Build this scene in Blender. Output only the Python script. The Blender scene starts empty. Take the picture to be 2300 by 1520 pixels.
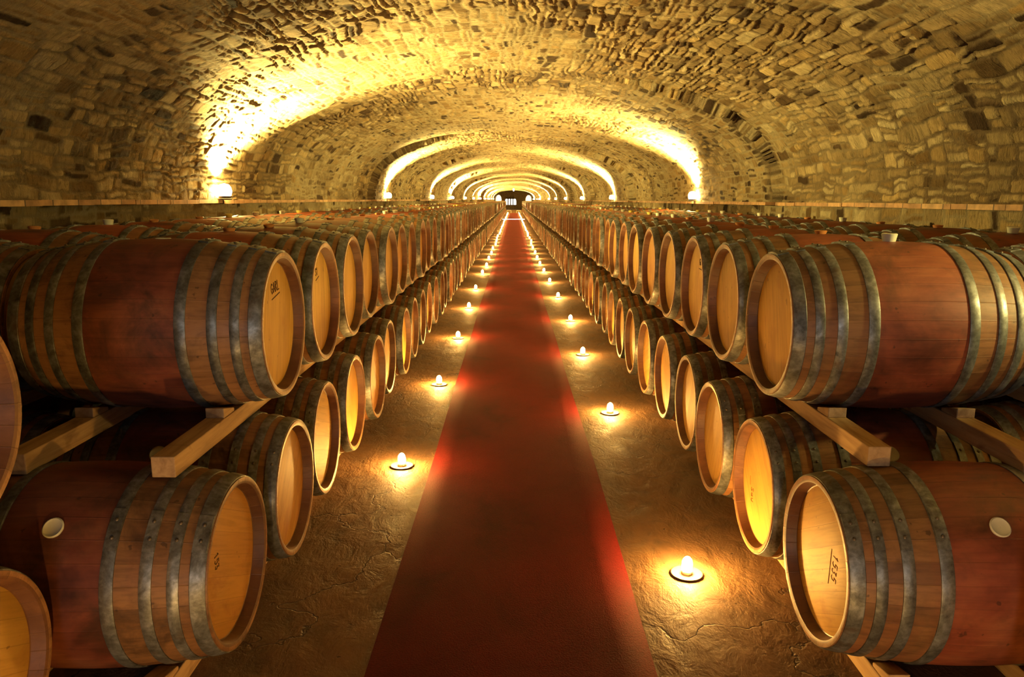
import bpy, bmesh, math, random
import numpy as np
from mathutils import Vector, Matrix

random.seed(7)
SC = bpy.context.scene
COL = SC.collection
PI = math.pi

# ------------------------------------------------------------------ helpers
def link(o, parent=None):
    COL.objects.link(o)
    if parent is not None:
        o.parent = parent
    return o

def mesh_obj(name, me, parent=None):
    return link(bpy.data.objects.new(name, me), parent)

def tag(o, label=None, cat=None, group=None, kind=None):
    if label: o['label'] = label
    if cat: o['category'] = cat
    if group: o['group'] = group
    if kind: o['kind'] = kind
    return o

def thing(name, loc, label, cat, group=None, rotz=0.0):
    o = bpy.data.objects.new(name, None)
    COL.objects.link(o)
    o.empty_display_size = 0.05
    o.location = loc
    o.rotation_euler = (0, 0, rotz)
    return tag(o, label, cat, group)

class MB:
    """collects verts and faces, builds one mesh"""
    def __init__(self):
        self.v = []; self.f = []; self.uv = {}
    def add(self, vs, fs):
        n = len(self.v)
        self.v += [tuple(p) for p in vs]
        self.f += [tuple(i + n for i in f) for f in fs]
    def box(self, lo, hi):
        x0, y0, z0 = lo; x1, y1, z1 = hi
        self.add([(x0,y0,z0),(x1,y0,z0),(x1,y1,z0),(x0,y1,z0),(x0,y0,z1),(x1,y0,z1),(x1,y1,z1),(x0,y1,z1)],
                 [(0,3,2,1),(4,5,6,7),(0,1,5,4),(1,2,6,5),(2,3,7,6),(3,0,4,7)])
    def lathe(self, prof, seg, axis='x', c=(0,0,0), cap0=False, cap1=False):
        """prof: list of (t, r) along the axis"""
        vs = []
        for (t, r) in prof:
            for k in range(seg):
                a = 2*PI*k/seg
                p, q = r*math.cos(a), r*math.sin(a)
                if axis == 'x': vs.append((c[0]+t, c[1]+p, c[2]+q))
                else: vs.append((c[0]+p, c[1]+q, c[2]+t))
        fs = []
        for i in range(len(prof)-1):
            for k in range(seg):
                k2 = (k+1) % seg
                fs.append((i*seg+k, (i+1)*seg+k, (i+1)*seg+k2, i*seg+k2) if axis == 'x' else
                          (i*seg+k, i*seg+k2, (i+1)*seg+k2, (i+1)*seg+k))
        if cap0: fs.append(tuple(range(seg)) if axis == 'x' else tuple(reversed(range(seg))))
        n = (len(prof)-1)*seg
        if cap1: fs.append(tuple(n+k for k in (reversed(range(seg)) if axis == 'x' else range(seg))))
        self.add(vs, fs)
    def mesh(self, name, mat=None, smooth=False, bevel=0.0, sharp=None):
        me = bpy.data.meshes.new(name)
        me.from_pydata(self.v, [], self.f)
        me.update()
        if bevel > 0:
            bm = bmesh.new(); bm.from_mesh(me)
            bmesh.ops.bevel(bm, geom=bm.edges[:], offset=bevel, segments=2, affect='EDGES', profile=0.5)
            bm.to_mesh(me); bm.free()
        if smooth:
            me.polygons.foreach_set('use_smooth', [True]*len(me.polygons))
            if sharp: me.set_sharp_from_angle(angle=math.radians(sharp))
        if mat: me.materials.append(mat)
        return me

# ------------------------------------------------------------------ node helpers
def new_mat(name):
    m = bpy.data.materials.new(name)
    m.use_nodes = True
    nt = m.node_tree
    for n in list(nt.nodes): nt.nodes.remove(n)
    out = nt.nodes.new('ShaderNodeOutputMaterial')
    b = nt.nodes.new('ShaderNodeBsdfPrincipled')
    nt.links.new(b.outputs[0], out.inputs[0])
    return m, nt, b, out

def N(nt, t, **kw):
    n = nt.nodes.new(t)
    for k, v in kw.items():
        if k in n.inputs: n.inputs[k].default_value = v
        else: setattr(n, k, v)
    return n

def L(nt, a, b): nt.links.new(a, b)

def ramp(nt, fac, stops, interp='LINEAR'):
    r = nt.nodes.new('ShaderNodeValToRGB')
    r.color_ramp.interpolation = interp
    e = r.color_ramp.elements
    while len(e) < len(stops): e.new(0.5)
    for i, (p, c) in enumerate(stops):
        e[i].position = p
        e[i].color = (c[0], c[1], c[2], 1) if not isinstance(c, (int, float)) else (c, c, c, 1)
    if fac is not None: L(nt, fac, r.inputs[0])
    return r.outputs[0]

def mix(nt, fac, a, b, mode='MIX'):
    n = nt.nodes.new('ShaderNodeMix'); n.data_type = 'RGBA'; n.blend_type = mode
    for sock, v in ((n.inputs[0], fac), (n.inputs[6], a), (n.inputs[7], b)):
        if hasattr(v, 'is_output'): L(nt, v, sock)
        elif isinstance(v, (int, float)): sock.default_value = v if sock == n.inputs[0] else (v, v, v, 1)
        else: sock.default_value = (v[0], v[1], v[2], 1)
    return n.outputs[2]

def math_n(nt, op, a, b=None, c=None):
    n = nt.nodes.new('ShaderNodeMath'); n.operation = op
    for i, v in enumerate((a, b, c)):
        if v is None: continue
        if hasattr(v, 'is_output'): L(nt, v, n.inputs[i])
        else: n.inputs[i].default_value = v
    return n.outputs[0]

def mapping(nt, vec, scale=(1,1,1), loc=None):
    n = nt.nodes.new('ShaderNodeMapping')
    L(nt, vec, n.inputs[0])
    n.inputs['Scale'].default_value = scale
    if loc is not None:
        if hasattr(loc, 'is_output'): L(nt, loc, n.inputs['Location'])
        else: n.inputs['Location'].default_value = loc
    return n.outputs[0]

def noise(nt, vec, scale, detail=4, rough=0.55, dist=0.0):
    n = N(nt, 'ShaderNodeTexNoise', Scale=scale, Detail=detail, Roughness=rough, Distortion=dist)
    L(nt, vec, n.inputs['Vector'])
    return n.outputs[0]

def bump(nt, b, h, strength, dist=0.01, normal=None):
    n = N(nt, 'ShaderNodeBump', Strength=strength, Distance=dist)
    L(nt, h, n.inputs['Height'])
    if normal is not None: L(nt, normal, n.inputs['Normal'])
    if b is not None: L(nt, n.outputs[0], b.inputs['Normal'])
    return n.outputs[0]

# ------------------------------------------------------------------ materials
def mat_stone():
    m, nt, b, out = new_mat('rubble_stone')
    tone = N(nt, 'ShaderNodeAttribute', attribute_name='tone').outputs['Fac']
    tone2 = N(nt, 'ShaderNodeAttribute', attribute_name='tone2').outputs['Fac']
    edge = N(nt, 'ShaderNodeAttribute', attribute_name='edge').outputs['Fac']
    co = N(nt, 'ShaderNodeTexCoord').outputs['Object']
    base = ramp(nt, tone, [(0.0, (.055,.032,.018)), (.085, (.10,.060,.030)), (.14, (.25,.165,.075)), (.45, (.37,.26,.125)),
                           (.75, (.47,.34,.17)), (1.0, (.56,.43,.23))])
    tint = ramp(nt, tone2, [(0.0, (.80,.72,.62)), (.5, (1,1,1)), (1.0, (1.0,.88,.68))])
    c = mix(nt, 1.0, base, tint, 'MULTIPLY')
    n1 = noise(nt, mapping(nt, co, (6, 6, 6)), 1.0, 6, .65)
    c = mix(nt, 1.0, c, ramp(nt, n1, [(.25, .55), (.5, .95), (.75, 1.2)]), 'MULTIPLY')
    strata = noise(nt, mapping(nt, co, (10, 52, 12)), 1.0, 6, .68, .9)
    c = mix(nt, 1.0, c, ramp(nt, strata, [(.30, .42), (.45, .95), (.7, 1.15)]), 'MULTIPLY')
    # damp dark patches with a shape of their own
    big = noise(nt, mapping(nt, co, (.55, .45, .55)), 1.0, 4, .6)
    c = mix(nt, math_n(nt, 'MULTIPLY', ramp(nt, big, [(.56, 0.0), (.68, 1.0)]), .5), c, (.10,.065,.035))
    nm = noise(nt, mapping(nt, co, (40, 40, 40)), 1.0, 3, .6)
    fill = N(nt, 'ShaderNodeAttribute', attribute_name='fill').outputs['Fac']
    mort = mix(nt, fill, (.17,.11,.055), mix(nt, nm, (.30,.22,.11), (.46,.36,.20)))
    c = mix(nt, edge, mort, c)
    L(nt, c, b.inputs['Base Color'])
    b.inputs['Roughness'].default_value = .9
    b.inputs['Specular IOR Level'].default_value = .1
    fine = noise(nt, mapping(nt, co, (60, 90, 80)), 1.0, 5, .65)
    h = math_n(nt, 'ADD', math_n(nt, 'MULTIPLY', strata, 1.0), math_n(nt, 'MULTIPLY', fine, .5))
    bump(nt, b, h, 1.0, .028)
    return m

def mat_ledge():
    m, nt, b, out = new_mat('terracotta_ledge')
    co = N(nt, 'ShaderNodeTexCoord').outputs['Object']
    sep = N(nt, 'ShaderNodeSeparateXYZ'); L(nt, co, sep.inputs[0])
    idx = math_n(nt, 'FLOOR', math_n(nt, 'DIVIDE', sep.outputs[1], .30))
    wn = N(nt, 'ShaderNodeTexWhiteNoise', noise_dimensions='1D'); L(nt, idx, wn.inputs['W'])
    c = ramp(nt, wn.outputs[0], [(0, (.33,.165,.07)), (.6, (.46,.245,.105)), (1, (.53,.31,.14))])
    fr = math_n(nt, 'FRACT', math_n(nt, 'DIVIDE', sep.outputs[1], .30))
    joint = math_n(nt, 'LESS_THAN', fr, .04)
    c = mix(nt, joint, c, (.10,.065,.04))
    n1 = noise(nt, mapping(nt, co, (12, 12, 12)), 1.0, 5)
    c = mix(nt, 1.0, c, ramp(nt, n1, [(.3, .6), (.6, 1.1)]), 'MULTIPLY')
    L(nt, c, b.inputs['Base Color']); b.inputs['Roughness'].default_value = .8
    bump(nt, b, n1, .5, .01)
    return m

def mat_floor():
    m, nt, b, out = new_mat('worn_earth_floor')
    co = N(nt, 'ShaderNodeTexCoord').outputs['Object']
    n1 = noise(nt, mapping(nt, co, (1.6, .9, 1)), 1.0, 6, .6, .4)
    n2 = noise(nt, mapping(nt, co, (9, 5, 9)), 1.0, 6, .65, .5)
    c = ramp(nt, n1, [(.25, (.095,.050,.025)), (.5, (.17,.092,.043)), (.75, (.24,.135,.066))])
    c = mix(nt, 1.0, c, ramp(nt, n2, [(.28, .55), (.5, 1.0), (.75, 1.15)]), 'MULTIPLY')
    v = N(nt, 'ShaderNodeTexVoronoi', feature='DISTANCE_TO_EDGE', Scale=1.0)
    wv = mapping(nt, co, (1.1, .8, 1))
    addn = N(nt, 'ShaderNodeVectorMath', operation='ADD'); L(nt, wv, addn.inputs[0])
    nc = N(nt, 'ShaderNodeTexNoise', Scale=3.0, Detail=5.0); L(nt, co, nc.inputs['Vector'])
    L(nt, nc.outputs[1], addn.inputs[1]); L(nt, addn.outputs[0], v.inputs['Vector'])
    crack = ramp(nt, v.outputs['Distance'], [(0.0, 0.0), (.012, 1.0)])
    gate = ramp(nt, n1, [(.42, 1.0), (.52, 0.0)])
    crack = math_n(nt, 'MAXIMUM', crack, gate)
    c = mix(nt, crack, (.06,.035,.02), c)
    pit = noise(nt, mapping(nt, co, (26, 26, 26)), 1.0, 2, .5)
    pitm = ramp(nt, pit, [(.24, 0.0), (.29, 1.0)])
    c = mix(nt, pitm, (.07,.04,.022), c)
    L(nt, c, b.inputs['Base Color'])
    L(nt, ramp(nt, n2, [(.3, .62), (.7, .85)]), b.inputs['Roughness'])
    b.inputs['Specular IOR Level'].default_value = .3
    h = math_n(nt, 'ADD', n2, math_n(nt, 'MULTIPLY', crack, .25))
    h = math_n(nt, 'ADD', h, math_n(nt, 'MULTIPLY', pitm, .15))
    nrm = bump(nt, None, h, .55, .03)
    fine = noise(nt, mapping(nt, co, (70, 60, 70)), 1.0, 4, .6)
    bump(nt, b, fine, .35, .006, nrm)
    return m

def mat_carpet():
    m, nt, b, out = new_mat('red_carpet_pile')
    co = N(nt, 'ShaderNodeTexCoord').outputs['Object']
    n1 = noise(nt, mapping(nt, co, (2.2, 1.5, 1)), 1.0, 5, .6, .3)
    n2 = noise(nt, mapping(nt, co, (160, 160, 160)), 1.0, 2, .6)
    c = ramp(nt, n1, [(.25, (.034,.0020,.0030)), (.42, (.072,.0026,.0040)), (.7, (.105,.0036,.0050))])
    c = mix(nt, 1.0, c, ramp(nt, n2, [(.3, .7), (.7, 1.2)]), 'MULTIPLY')
    L(nt, c, b.inputs['Base Color']); b.inputs['Roughness'].default_value = .92
    b.inputs['Specular IOR Level'].default_value = .15
    b.inputs['Sheen Weight'].default_value = .09
    b.inputs['Sheen Roughness'].default_value = .4
    b.inputs['Sheen Tint'].default_value = (.9,.10,.06,1)
    bump(nt, b, math_n(nt, 'ADD', n2, math_n(nt, 'MULTIPLY', n1, 2.0)), .4, .006)
    return m

def mat_staves(name, red, dark):
    """oak staves: uv x = stave count around, uv y = distance along the barrel"""
    m, nt, b, out = new_mat(name)
    uv = N(nt, 'ShaderNodeUVMap').outputs[0]
    sep = N(nt, 'ShaderNodeSeparateXYZ'); L(nt, uv, sep.inputs[0])
    rnd = N(nt, 'ShaderNodeObjectInfo').outputs['Random']
    off = N(nt, 'ShaderNodeCombineXYZ')
    L(nt, math_n(nt, 'MULTIPLY', rnd, 37.0), off.inputs[0]); L(nt, math_n(nt, 'MULTIPLY', rnd, 91.0), off.inputs[1])
    co = N(nt, 'ShaderNodeTexCoord').outputs['Object']
    obj = mapping(nt, co, (1,1,1), off.outputs[0])
    idx = math_n(nt, 'FLOOR', sep.outputs[0])
    wn = N(nt, 'ShaderNodeTexWhiteNoise', noise_dimensions='2D')
    cmb = N(nt, 'ShaderNodeCombineXYZ'); L(nt, idx, cmb.inputs[0]); L(nt, rnd, cmb.inputs[1])
    L(nt, cmb.outputs[0], wn.inputs['Vector'])
    grain = noise(nt, mapping(nt, obj, (5, 60, 60)), 1.0, 5, .6, .3)
    wood = ramp(nt, wn.outputs[0], [(0, (.20,.093,.036)), (.5, (.28,.135,.052)), (1, (.36,.18,.070))])
    wood = mix(nt, 1.0, wood, ramp(nt, grain, [(.25, .6), (.5, 1.0), (.8, 1.2)]), 'MULTIPLY')
    # wine-stained belly between the inner hoops
    d = math_n(nt, 'ABSOLUTE', math_n(nt, 'SUBTRACT', sep.outputs[1], .475))
    redm = ramp(nt, d, [(0.0, 1.0), (.185, 1.0), (.20, .0)])
    n1 = noise(nt, mapping(nt, obj, (3, 5, 5)), 1.0, 5, .6, .4)
    redc = ramp(nt, n1, [(.25, (red[0]*.25, red[1]*.3, red[2]*.4)), (.48, red), (.72, (red[0]*1.45, red[1]*1.9, red[2]*1.6))])
    redc = mix(nt, 1.0, redc, ramp(nt, grain, [(.25, .75), (.75, 1.12)]), 'MULTIPLY')
    drip = ramp(nt, noise(nt, mapping(nt, obj, (7, 2, 2)), 1.0, 4, .6), [(.46, 0.0), (.62, .8)])
    redm = math_n(nt, 'MAXIMUM', redm, math_n(nt, 'MULTIPLY', drip, .45))
    c = mix(nt, redm, wood, redc)
    # black mould and handling stains
    n2 = noise(nt, mapping(nt, obj, (4.5, 4, 4)), 1.0, 6, .65, .5)
    st = ramp(nt, n2, [(.50, 0.0), (.68, 1.0)])
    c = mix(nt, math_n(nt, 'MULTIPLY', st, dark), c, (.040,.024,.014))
    sp = ramp(nt, noise(nt, mapping(nt, obj, (30, 30, 30)), 1.0, 2, .5), [(.70, 0.0), (.74, .6)])
    c = mix(nt, sp, c, (.035,.02,.012))
    # the wine-stained chime, inside the rim and on the end grain
    geo = N(nt, 'ShaderNodeNewGeometry')
    sepo = N(nt, 'ShaderNodeSeparateXYZ'); L(nt, co, sepo.inputs[0])
    rr_ = math_n(nt, 'SQRT', math_n(nt, 'ADD', math_n(nt, 'POWER', sepo.outputs[1], 2.0), math_n(nt, 'POWER', sepo.outputs[2], 2.0)))
    chm = math_n(nt, 'MULTIPLY', math_n(nt, 'LESS_THAN', rr_, .2765), ramp(nt, noise(nt, mapping(nt, obj, (3, 4, 4)), 1.0, 3, .6), [(.3, .45), (.65, .9)]))
    c = mix(nt, chm, c, (.095,.036,.018))
    # every barrel a little lighter or darker
    c = mix(nt, 1.0, c, ramp(nt, rnd, [(0, .68), (1, 1.12)]), 'MULTIPLY')
    fr = math_n(nt, 'ABSOLUTE', math_n(nt, 'SUBTRACT', math_n(nt, 'FRACT', sep.outputs[0]), .5))
    seam = ramp(nt, fr, [(.470, 0.0), (.495, 1.0)])
    c = mix(nt, math_n(nt, 'MULTIPLY', seam, .16), c, (.03,.015,.008))
    L(nt, c, b.inputs['Base Color'])
    L(nt, ramp(nt, n1, [(.3, .42), (.7, .6)]), b.inputs['Roughness'])
    b.inputs['Specular IOR Level'].default_value = .35
    h = math_n(nt, 'SUBTRACT', math_n(nt, 'MULTIPLY', grain, .5), seam)
    bump(nt, b, h, .3, .004)
    return m

def mat_head(name, lo, hi, stain):
    m, nt, b, out = new_mat(name)
    co = N(nt, 'ShaderNodeTexCoord').outputs['Object']
    rnd = N(nt, 'ShaderNodeObjectInfo').outputs['Random']
    off = N(nt, 'ShaderNodeCombineXYZ')
    L(nt, math_n(nt, 'MULTIPLY', rnd, 51.0), off.inputs[1]); L(nt, math_n(nt, 'MULTIPLY', rnd, 23.0), off.inputs[2])
    obj = mapping(nt, co, (1,1,1), off.outputs[0])
    sep = N(nt, 'ShaderNodeSeparateXYZ'); L(nt, co, sep.inputs[0])
    t = math_n(nt, 'ADD', math_n(nt, 'DIVIDE', sep.outputs[1], .075), math_n(nt, 'MULTIPLY', rnd, 3.0))
    idx = math_n(nt, 'FLOOR', t)
    wn = N(nt, 'ShaderNodeTexWhiteNoise', noise_dimensions='2D')
    cmb = N(nt, 'ShaderNodeCombineXYZ'); L(nt, idx, cmb.inputs[0]); L(nt, rnd, cmb.inputs[1]); L(nt, cmb.outputs[0], wn.inputs['Vector'])
    c = ramp(nt, wn.outputs[0], [(0, lo), (1, hi)])
    grain = noise(nt, mapping(nt, obj, (20, 55, 4)), 1.0, 5, .6, .4)
    c = mix(nt, 1.0, c, ramp(nt, grain, [(.25, .72), (.5, 1.0), (.8, 1.1)]), 'MULTIPLY')
    n2 = noise(nt, mapping(nt, obj, (6, 9, 5)), 1.0, 5, .65, .4)
    c = mix(nt, math_n(nt, 'MULTIPLY', ramp(nt, n2, [(.52, 0.0), (.70, 1.0)]), stain), c, (.30,.10,.030))
    sp = ramp(nt, noise(nt, mapping(nt, obj, (34, 34, 30)), 1.0, 2, .5), [(.72, 0.0), (.76, .55)])
    c = mix(nt, sp, c, (.12,.055,.02))
    fr = math_n(nt, 'ABSOLUTE', math_n(nt, 'SUBTRACT', math_n(nt, 'FRACT', t), .5))
    seam = ramp(nt, fr, [(.480, 0.0), (.496, 1.0)])
    c = mix(nt, math_n(nt, 'MULTIPLY', seam, .35), c, (.12,.06,.02))
    c = mix(nt, 1.0, c, ramp(nt, rnd, [(0, .85), (1, 1.08)]), 'MULTIPLY')
    L(nt, c, b.inputs['Base Color']); b.inputs['Roughness'].default_value = .6
    b.inputs['Specular IOR Level'].default_value = .3
    bump(nt, b, math_n(nt, 'SUBTRACT', math_n(nt, 'MULTIPLY', grain, .4), seam), .2, .003)
    return m

def mat_hoop():
    m, nt, b, out = new_mat('galvanised_hoop')
    co = N(nt, 'ShaderNodeTexCoord').outputs['Object']
    rnd = N(nt, 'ShaderNodeObjectInfo').outputs['Random']
    off = N(nt, 'ShaderNodeCombineXYZ')
    L(nt, math_n(nt, 'MULTIPLY', rnd, 77.0), off.inputs[0])
    obj = mapping(nt, co, (1,1,1), off.outputs[0])
    n1 = noise(nt, mapping(nt, obj, (14, 14, 14)), 1.0, 6, .7, .3)
    v = N(nt, 'ShaderNodeTexVoronoi', feature='F1', Scale=60.0); L(nt, obj, v.inputs['Vector'])
    c = ramp(nt, n1, [(.30, (.050,.048,.040)), (.48, (.15,.150,.135)), (.68, (.31,.325,.32))])
    c = mix(nt, .35, c, ramp(nt, v.outputs['Distance'], [(.1, .25), (.8, .75)]), 'OVERLAY')
    rust = ramp(nt, noise(nt, mapping(nt, obj, (9, 9, 9)), 1.0, 5, .6), [(.58, 0.0), (.72, .55)])
    c = mix(nt, rust, c, (.16,.09,.045))
    c = mix(nt, 1.0, c, ramp(nt, rnd, [(0, .72), (1, 1.1)]), 'MULTIPLY')
    L(nt, c, b.inputs['Base Color'])
    b.inputs['Metallic'].default_value = .55
    L(nt, ramp(nt, n1, [(.3, .58), (.7, .40)]), b.inputs['Roughness'])
    bump(nt, b, n1, .2, .003)
    return m

def mat_timber():
    m, nt, b, out = new_mat('sawn_timber')
    co = N(nt, 'ShaderNodeTexCoord').outputs['Object']
    rnd = N(nt, 'ShaderNodeObjectInfo').outputs['Random']
    off = N(nt, 'ShaderNodeCombineXYZ'); L(nt, math_n(nt, 'MULTIPLY', rnd, 61.0), off.inputs[1])
    obj = mapping(nt, co, (1,1,1), off.outputs[0])
    g = noise(nt, mapping(nt, obj, (38, 2.6, 38)), 1.0, 6, .6, .5)
    c = ramp(nt, g, [(.25, (.27,.15,.062)), (.5, (.44,.275,.125)), (.75, (.54,.36,.175))])
    k = ramp(nt, noise(nt, mapping(nt, obj, (7, 5, 7)), 1.0, 3, .5, 1.0), [(.62, 0.0), (.74, .7)])
    c = mix(nt, k, c, (.17,.085,.035))
    L(nt, c, b.inputs['Base Color']); b.inputs['Roughness'].default_value = .75
    bump(nt, b, g, .35, .005)
    return m

def mat_plain(name, col, rough=.5, metal=0.0, var=.15, spec=.4, trans=0.0, scale=20):
    m, nt, b, out = new_mat(name)
    co = N(nt, 'ShaderNodeTexCoord').outputs['Object']
    n1 = noise(nt, mapping(nt, co, (scale, scale, scale)), 1.0, 4)
    c = mix(nt, 1.0, col, ramp(nt, n1, [(.3, 1-var), (.7, 1+var)]), 'MULTIPLY')
    L(nt, c, b.inputs['Base Color'])
    b.inputs['Roughness'].default_value = rough; b.inputs['Metallic'].default_value = metal
    b.inputs['Specular IOR Level'].default_value = spec
    return m

def mat_emit(name, col, strength, sampling=True):
    m = bpy.data.materials.new(name); m.use_nodes = True
    nt = m.node_tree
    for n in list(nt.nodes): nt.nodes.remove(n)
    out = nt.nodes.new('ShaderNodeOutputMaterial')
    e = N(nt, 'ShaderNodeEmission', Color=(col[0], col[1], col[2], 1), Strength=strength)
    L(nt, e.outputs[0], out.inputs[0])
    m.cycles.emission_sampling = 'AUTO' if sampling else 'NONE'
    return m

WARM = (1.0, .81, .27)
FLAME = (1.0, .53, .12)
M_STONE = mat_stone(); M_LEDGE = mat_ledge(); M_FLOOR = mat_floor(); M_CARPET = mat_carpet()
M_STAVE = mat_staves('oak_staves', (.31,.076,.036), .5)
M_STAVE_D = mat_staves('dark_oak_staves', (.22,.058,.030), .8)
M_HEAD = mat_head('oak_head', (.47,.255,.052), (.58,.33,.072), .35)
M_HEAD_R = mat_head('wine_marked_oak_head', (.42,.195,.045), (.50,.25,.055), .8)
M_HOOP = mat_hoop(); M_TIMBER = mat_timber()
M_BUNG = mat_plain('silicone_stopper', (.62,.58,.40), .45, var=.06)
M_BUNG_Y = mat_plain('yellow_silicone_stopper', (.66,.50,.10), .45, var=.06)
M_BUNG_O = mat_plain('orange_silicone_stopper', (.55,.22,.06), .45, var=.06)
M_RIVET = mat_plain('rivet_metal', (.16,.13,.10), .5, .7)
M_INK = mat_plain('pencil_mark', (.06,.025,.012), .9, var=.05)
M_INK_FAINT = mat_plain('faint_pencil_mark', (.26,.115,.03), .9, var=.05)
M_CLAY = mat_plain('clay_saucer', (.17,.095,.045), .7, var=.12, scale=60)
M_WAX = mat_plain('candle_wax', (.80,.66,.42), .5, var=.04)
M_WICK = mat_plain('wick', (.03,.02,.015), .9)
M_FLAME = mat_emit('candle_flame', FLAME, 1250)
M_IRON = mat_plain('lamp_housing_iron', (.07,.055,.04), .5, .6)
M_LENS = mat_emit('lamp_globe', WARM, 260)
M_WHITE = mat_plain('white_paint', (.80,.78,.74), .5, var=.05)
M_PLASTER = mat_plain('pale_plaster', (.62,.52,.33), .9, var=.15, scale=4)

# ------------------------------------------------------------------ masonry
A, B, NSUP = 3.25, 1.50, 2.5      # half width, rise and squareness of the vault
Z_SPRING = 1.635
Y_NEAR, Y_FAR = -5.0, 134.0
rng = np.random.RandomState(3)
LAT = rng.rand(256, 256).astype(np.float32)

def vnoise(x, y):
    xi = np.floor(x).astype(np.int64); yi = np.floor(y).astype(np.int64)
    fx = (x - xi).astype(np.float32); fy = (y - yi).astype(np.float32)
    fx = fx*fx*(3-2*fx); fy = fy*fy*(3-2*fy)
    a = LAT[xi & 255, yi & 255]; b = LAT[(xi+1) & 255, yi & 255]
    c = LAT[xi & 255, (yi+1) & 255]; d = LAT[(xi+1) & 255, (yi+1) & 255]
    return (a*(1-fx)+b*fx)*(1-fy) + (c*(1-fx)+d*fx)*fy - .5

def fbm(x, y, o=3):
    t = 0; am = 1.0
    for k in range(o):
        t = t + am*vnoise(x*2**k + 17.3*k, y*2**k + 5.1*k); am *= .5
    return t

def sstep(a, b, x):
    t = np.clip((x-a)/(b-a), 0, 1); return t*t*(3-2*t)

EXTRA = {}
def stonework(S, Y, seed, smax):
    """height, tone, tone2, edge of coursed rubble at arc length S and depth Y"""
    r = np.random.RandomState(seed)
    S2 = S + .065*fbm(S*2.3, Y*2.1, 3) + .022*fbm(S*9, Y*8, 3)
    Y2 = Y + .060*fbm(S*2.7+40, Y*2.5+9, 3) + .028*fbm(S*10+3, Y*9+7, 3)
    hs = r.uniform(.06, .155, int(smax/.06)+60)
    cb = np.concatenate([[-.4], -.4+np.cumsum(hs)])
    ci = np.clip(np.searchsorted(cb, S2.ravel(), side='right')-1, 0, len(hs)-1)
    h = np.zeros(ci.shape, np.float32); tone = np.zeros_like(h); tone2 = np.zeros_like(h); edge = np.zeros_like(h)
    s_, y_ = S2.ravel(), Y2.ravel()
    for c in np.unique(ci):
        sel = np.nonzero(ci == c)[0]
        rr = np.random.RandomState(seed*1000 + int(c))
        ln = np.tile(rr.uniform(.08, .34, 690), 2)[:1400]
        lb = np.concatenate([[Y_NEAR-1-rr.rand()*.4], Y_NEAR-1-rr.rand()*.4+np.cumsum(ln)])
        lb.sort()
        yy = y_[sel]
        li = np.clip(np.searchsorted(lb, yy, side='right')-1, 0, len(ln)-1)
        ss = s_[sel]; lo, hi = np.full(ss.shape, cb[c]), np.full(ss.shape, cb[c+1])
        # some stones are split into two thinner ones, so the courses break up
        sp = ((rr.rand(1400) < (.5 if cb[c+1]-cb[c] > .09 else .12)))[li]
        mid = lo + (hi-lo)*rr.uniform(.34, .66, 1400)[li] + .10*rr.uniform(-1, 1, 1400)[li]*(yy-(lb[li]+lb[li+1])/2)
        up = sp & (ss > mid); dn = sp & ~up
        lo = np.where(up, mid, lo); hi = np.where(dn, mid, hi)
        li = li + np.where(up, 700, 0)*(li < 700)
        lbi = np.where(li >= 700, li-700, li); lbi = np.where(lbi < 0, 0, lbi)
        ds = np.minimum(ss-lo, hi-ss)
        dy = np.minimum(yy-lb[lbi], lb[lbi+1]-yy)
        # rounded corners
        q = np.minimum(ds, dy)
        rad = .028
        cx = np.clip(rad-ds, 0, None); cy = np.clip(rad-dy, 0, None)
        q = np.where((cx > 0) & (cy > 0), rad-np.sqrt(cx*cx+cy*cy), q)
        hh = rr.uniform(.004, .024, 1400)[li]
        tl = rr.uniform(-1, 1, 1400)[li]; tl2 = rr.uniform(-1, 1, 1400)[li]
        jw = rr.uniform(.001, .010, 1400)[li]
        e = sstep(jw, jw+.012, q)
        h[sel] = e*(hh + .010*tl*(ss-(lo+hi)/2)/.06 + .010*tl2*(yy-(lb[lbi]+lb[lbi+1])/2)/.12)
        t = rr.rand(1400)
        tone[sel] = t[li]; tone2[sel] = rr.rand(1400)[li]; edge[sel] = e
    # some areas are thickly pointed with mortar, others have open joints
    fill = sstep(-.22, .22, fbm(S*.55+11, Y*.5+3, 3)).ravel()
    h = h*(1-.75*fill) + .012*fill
    h += .008*fbm(S*12, Y*18, 4).ravel() + .03*fbm(S*1.3, Y*1.1, 3).ravel()
    EXTRA['fill'] = fill.reshape(S.shape)
    return (h.reshape(S.shape), tone.reshape(S.shape), tone2.reshape(S.shape), edge.reshape(S.shape))

# transverse bands: on the left the lamps stand against proud bands, on the right in wide proud bays
LEFT_BANDS = [(-6.0,9.35),(17.2,19.9),(25.2,30.2),(38,40.6),(46.5,49.2),(57,60),(68,71),(79,82),(90,93),(101,104),(112,115)]
RIGHT_BANDS = [(9.35,17.2),(20.6,27.2),(31,37),(42,47),(52,58),(64,69),(75,80),(86,91),(97,102),(108,113)]
def band(Y, bands):
    o = np.zeros_like(Y)
    for a, b in bands: o = np.maximum(o, ((Y > a) & (Y < b)).astype(float))
    return o
STEP = .13

ta = np.linspace(PI, 0, 4001)
px = A*np.sign(np.cos(ta))*np.abs(np.cos(ta))**(2/NSUP); pz = B*np.abs(np.sin(ta))**(2/NSUP)
arc = np.concatenate([[0], np.cumsum(np.hypot(np.diff(px), np.diff(pz)))])
ARC = arc[-1]

def grid_block(name, P, NRM, attrs):
    ny, ns = P.shape[:2]
    V = P.reshape(-1, 3)
    i = np.arange(ny*ns).reshape(ny, ns)
    F = np.stack([i[:-1,:-1], i[1:,:-1], i[1:,1:], i[:-1,1:]], -1).reshape(-1, 4)
    return V, F, {k: a.ravel() for k, a in attrs.items()}

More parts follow.
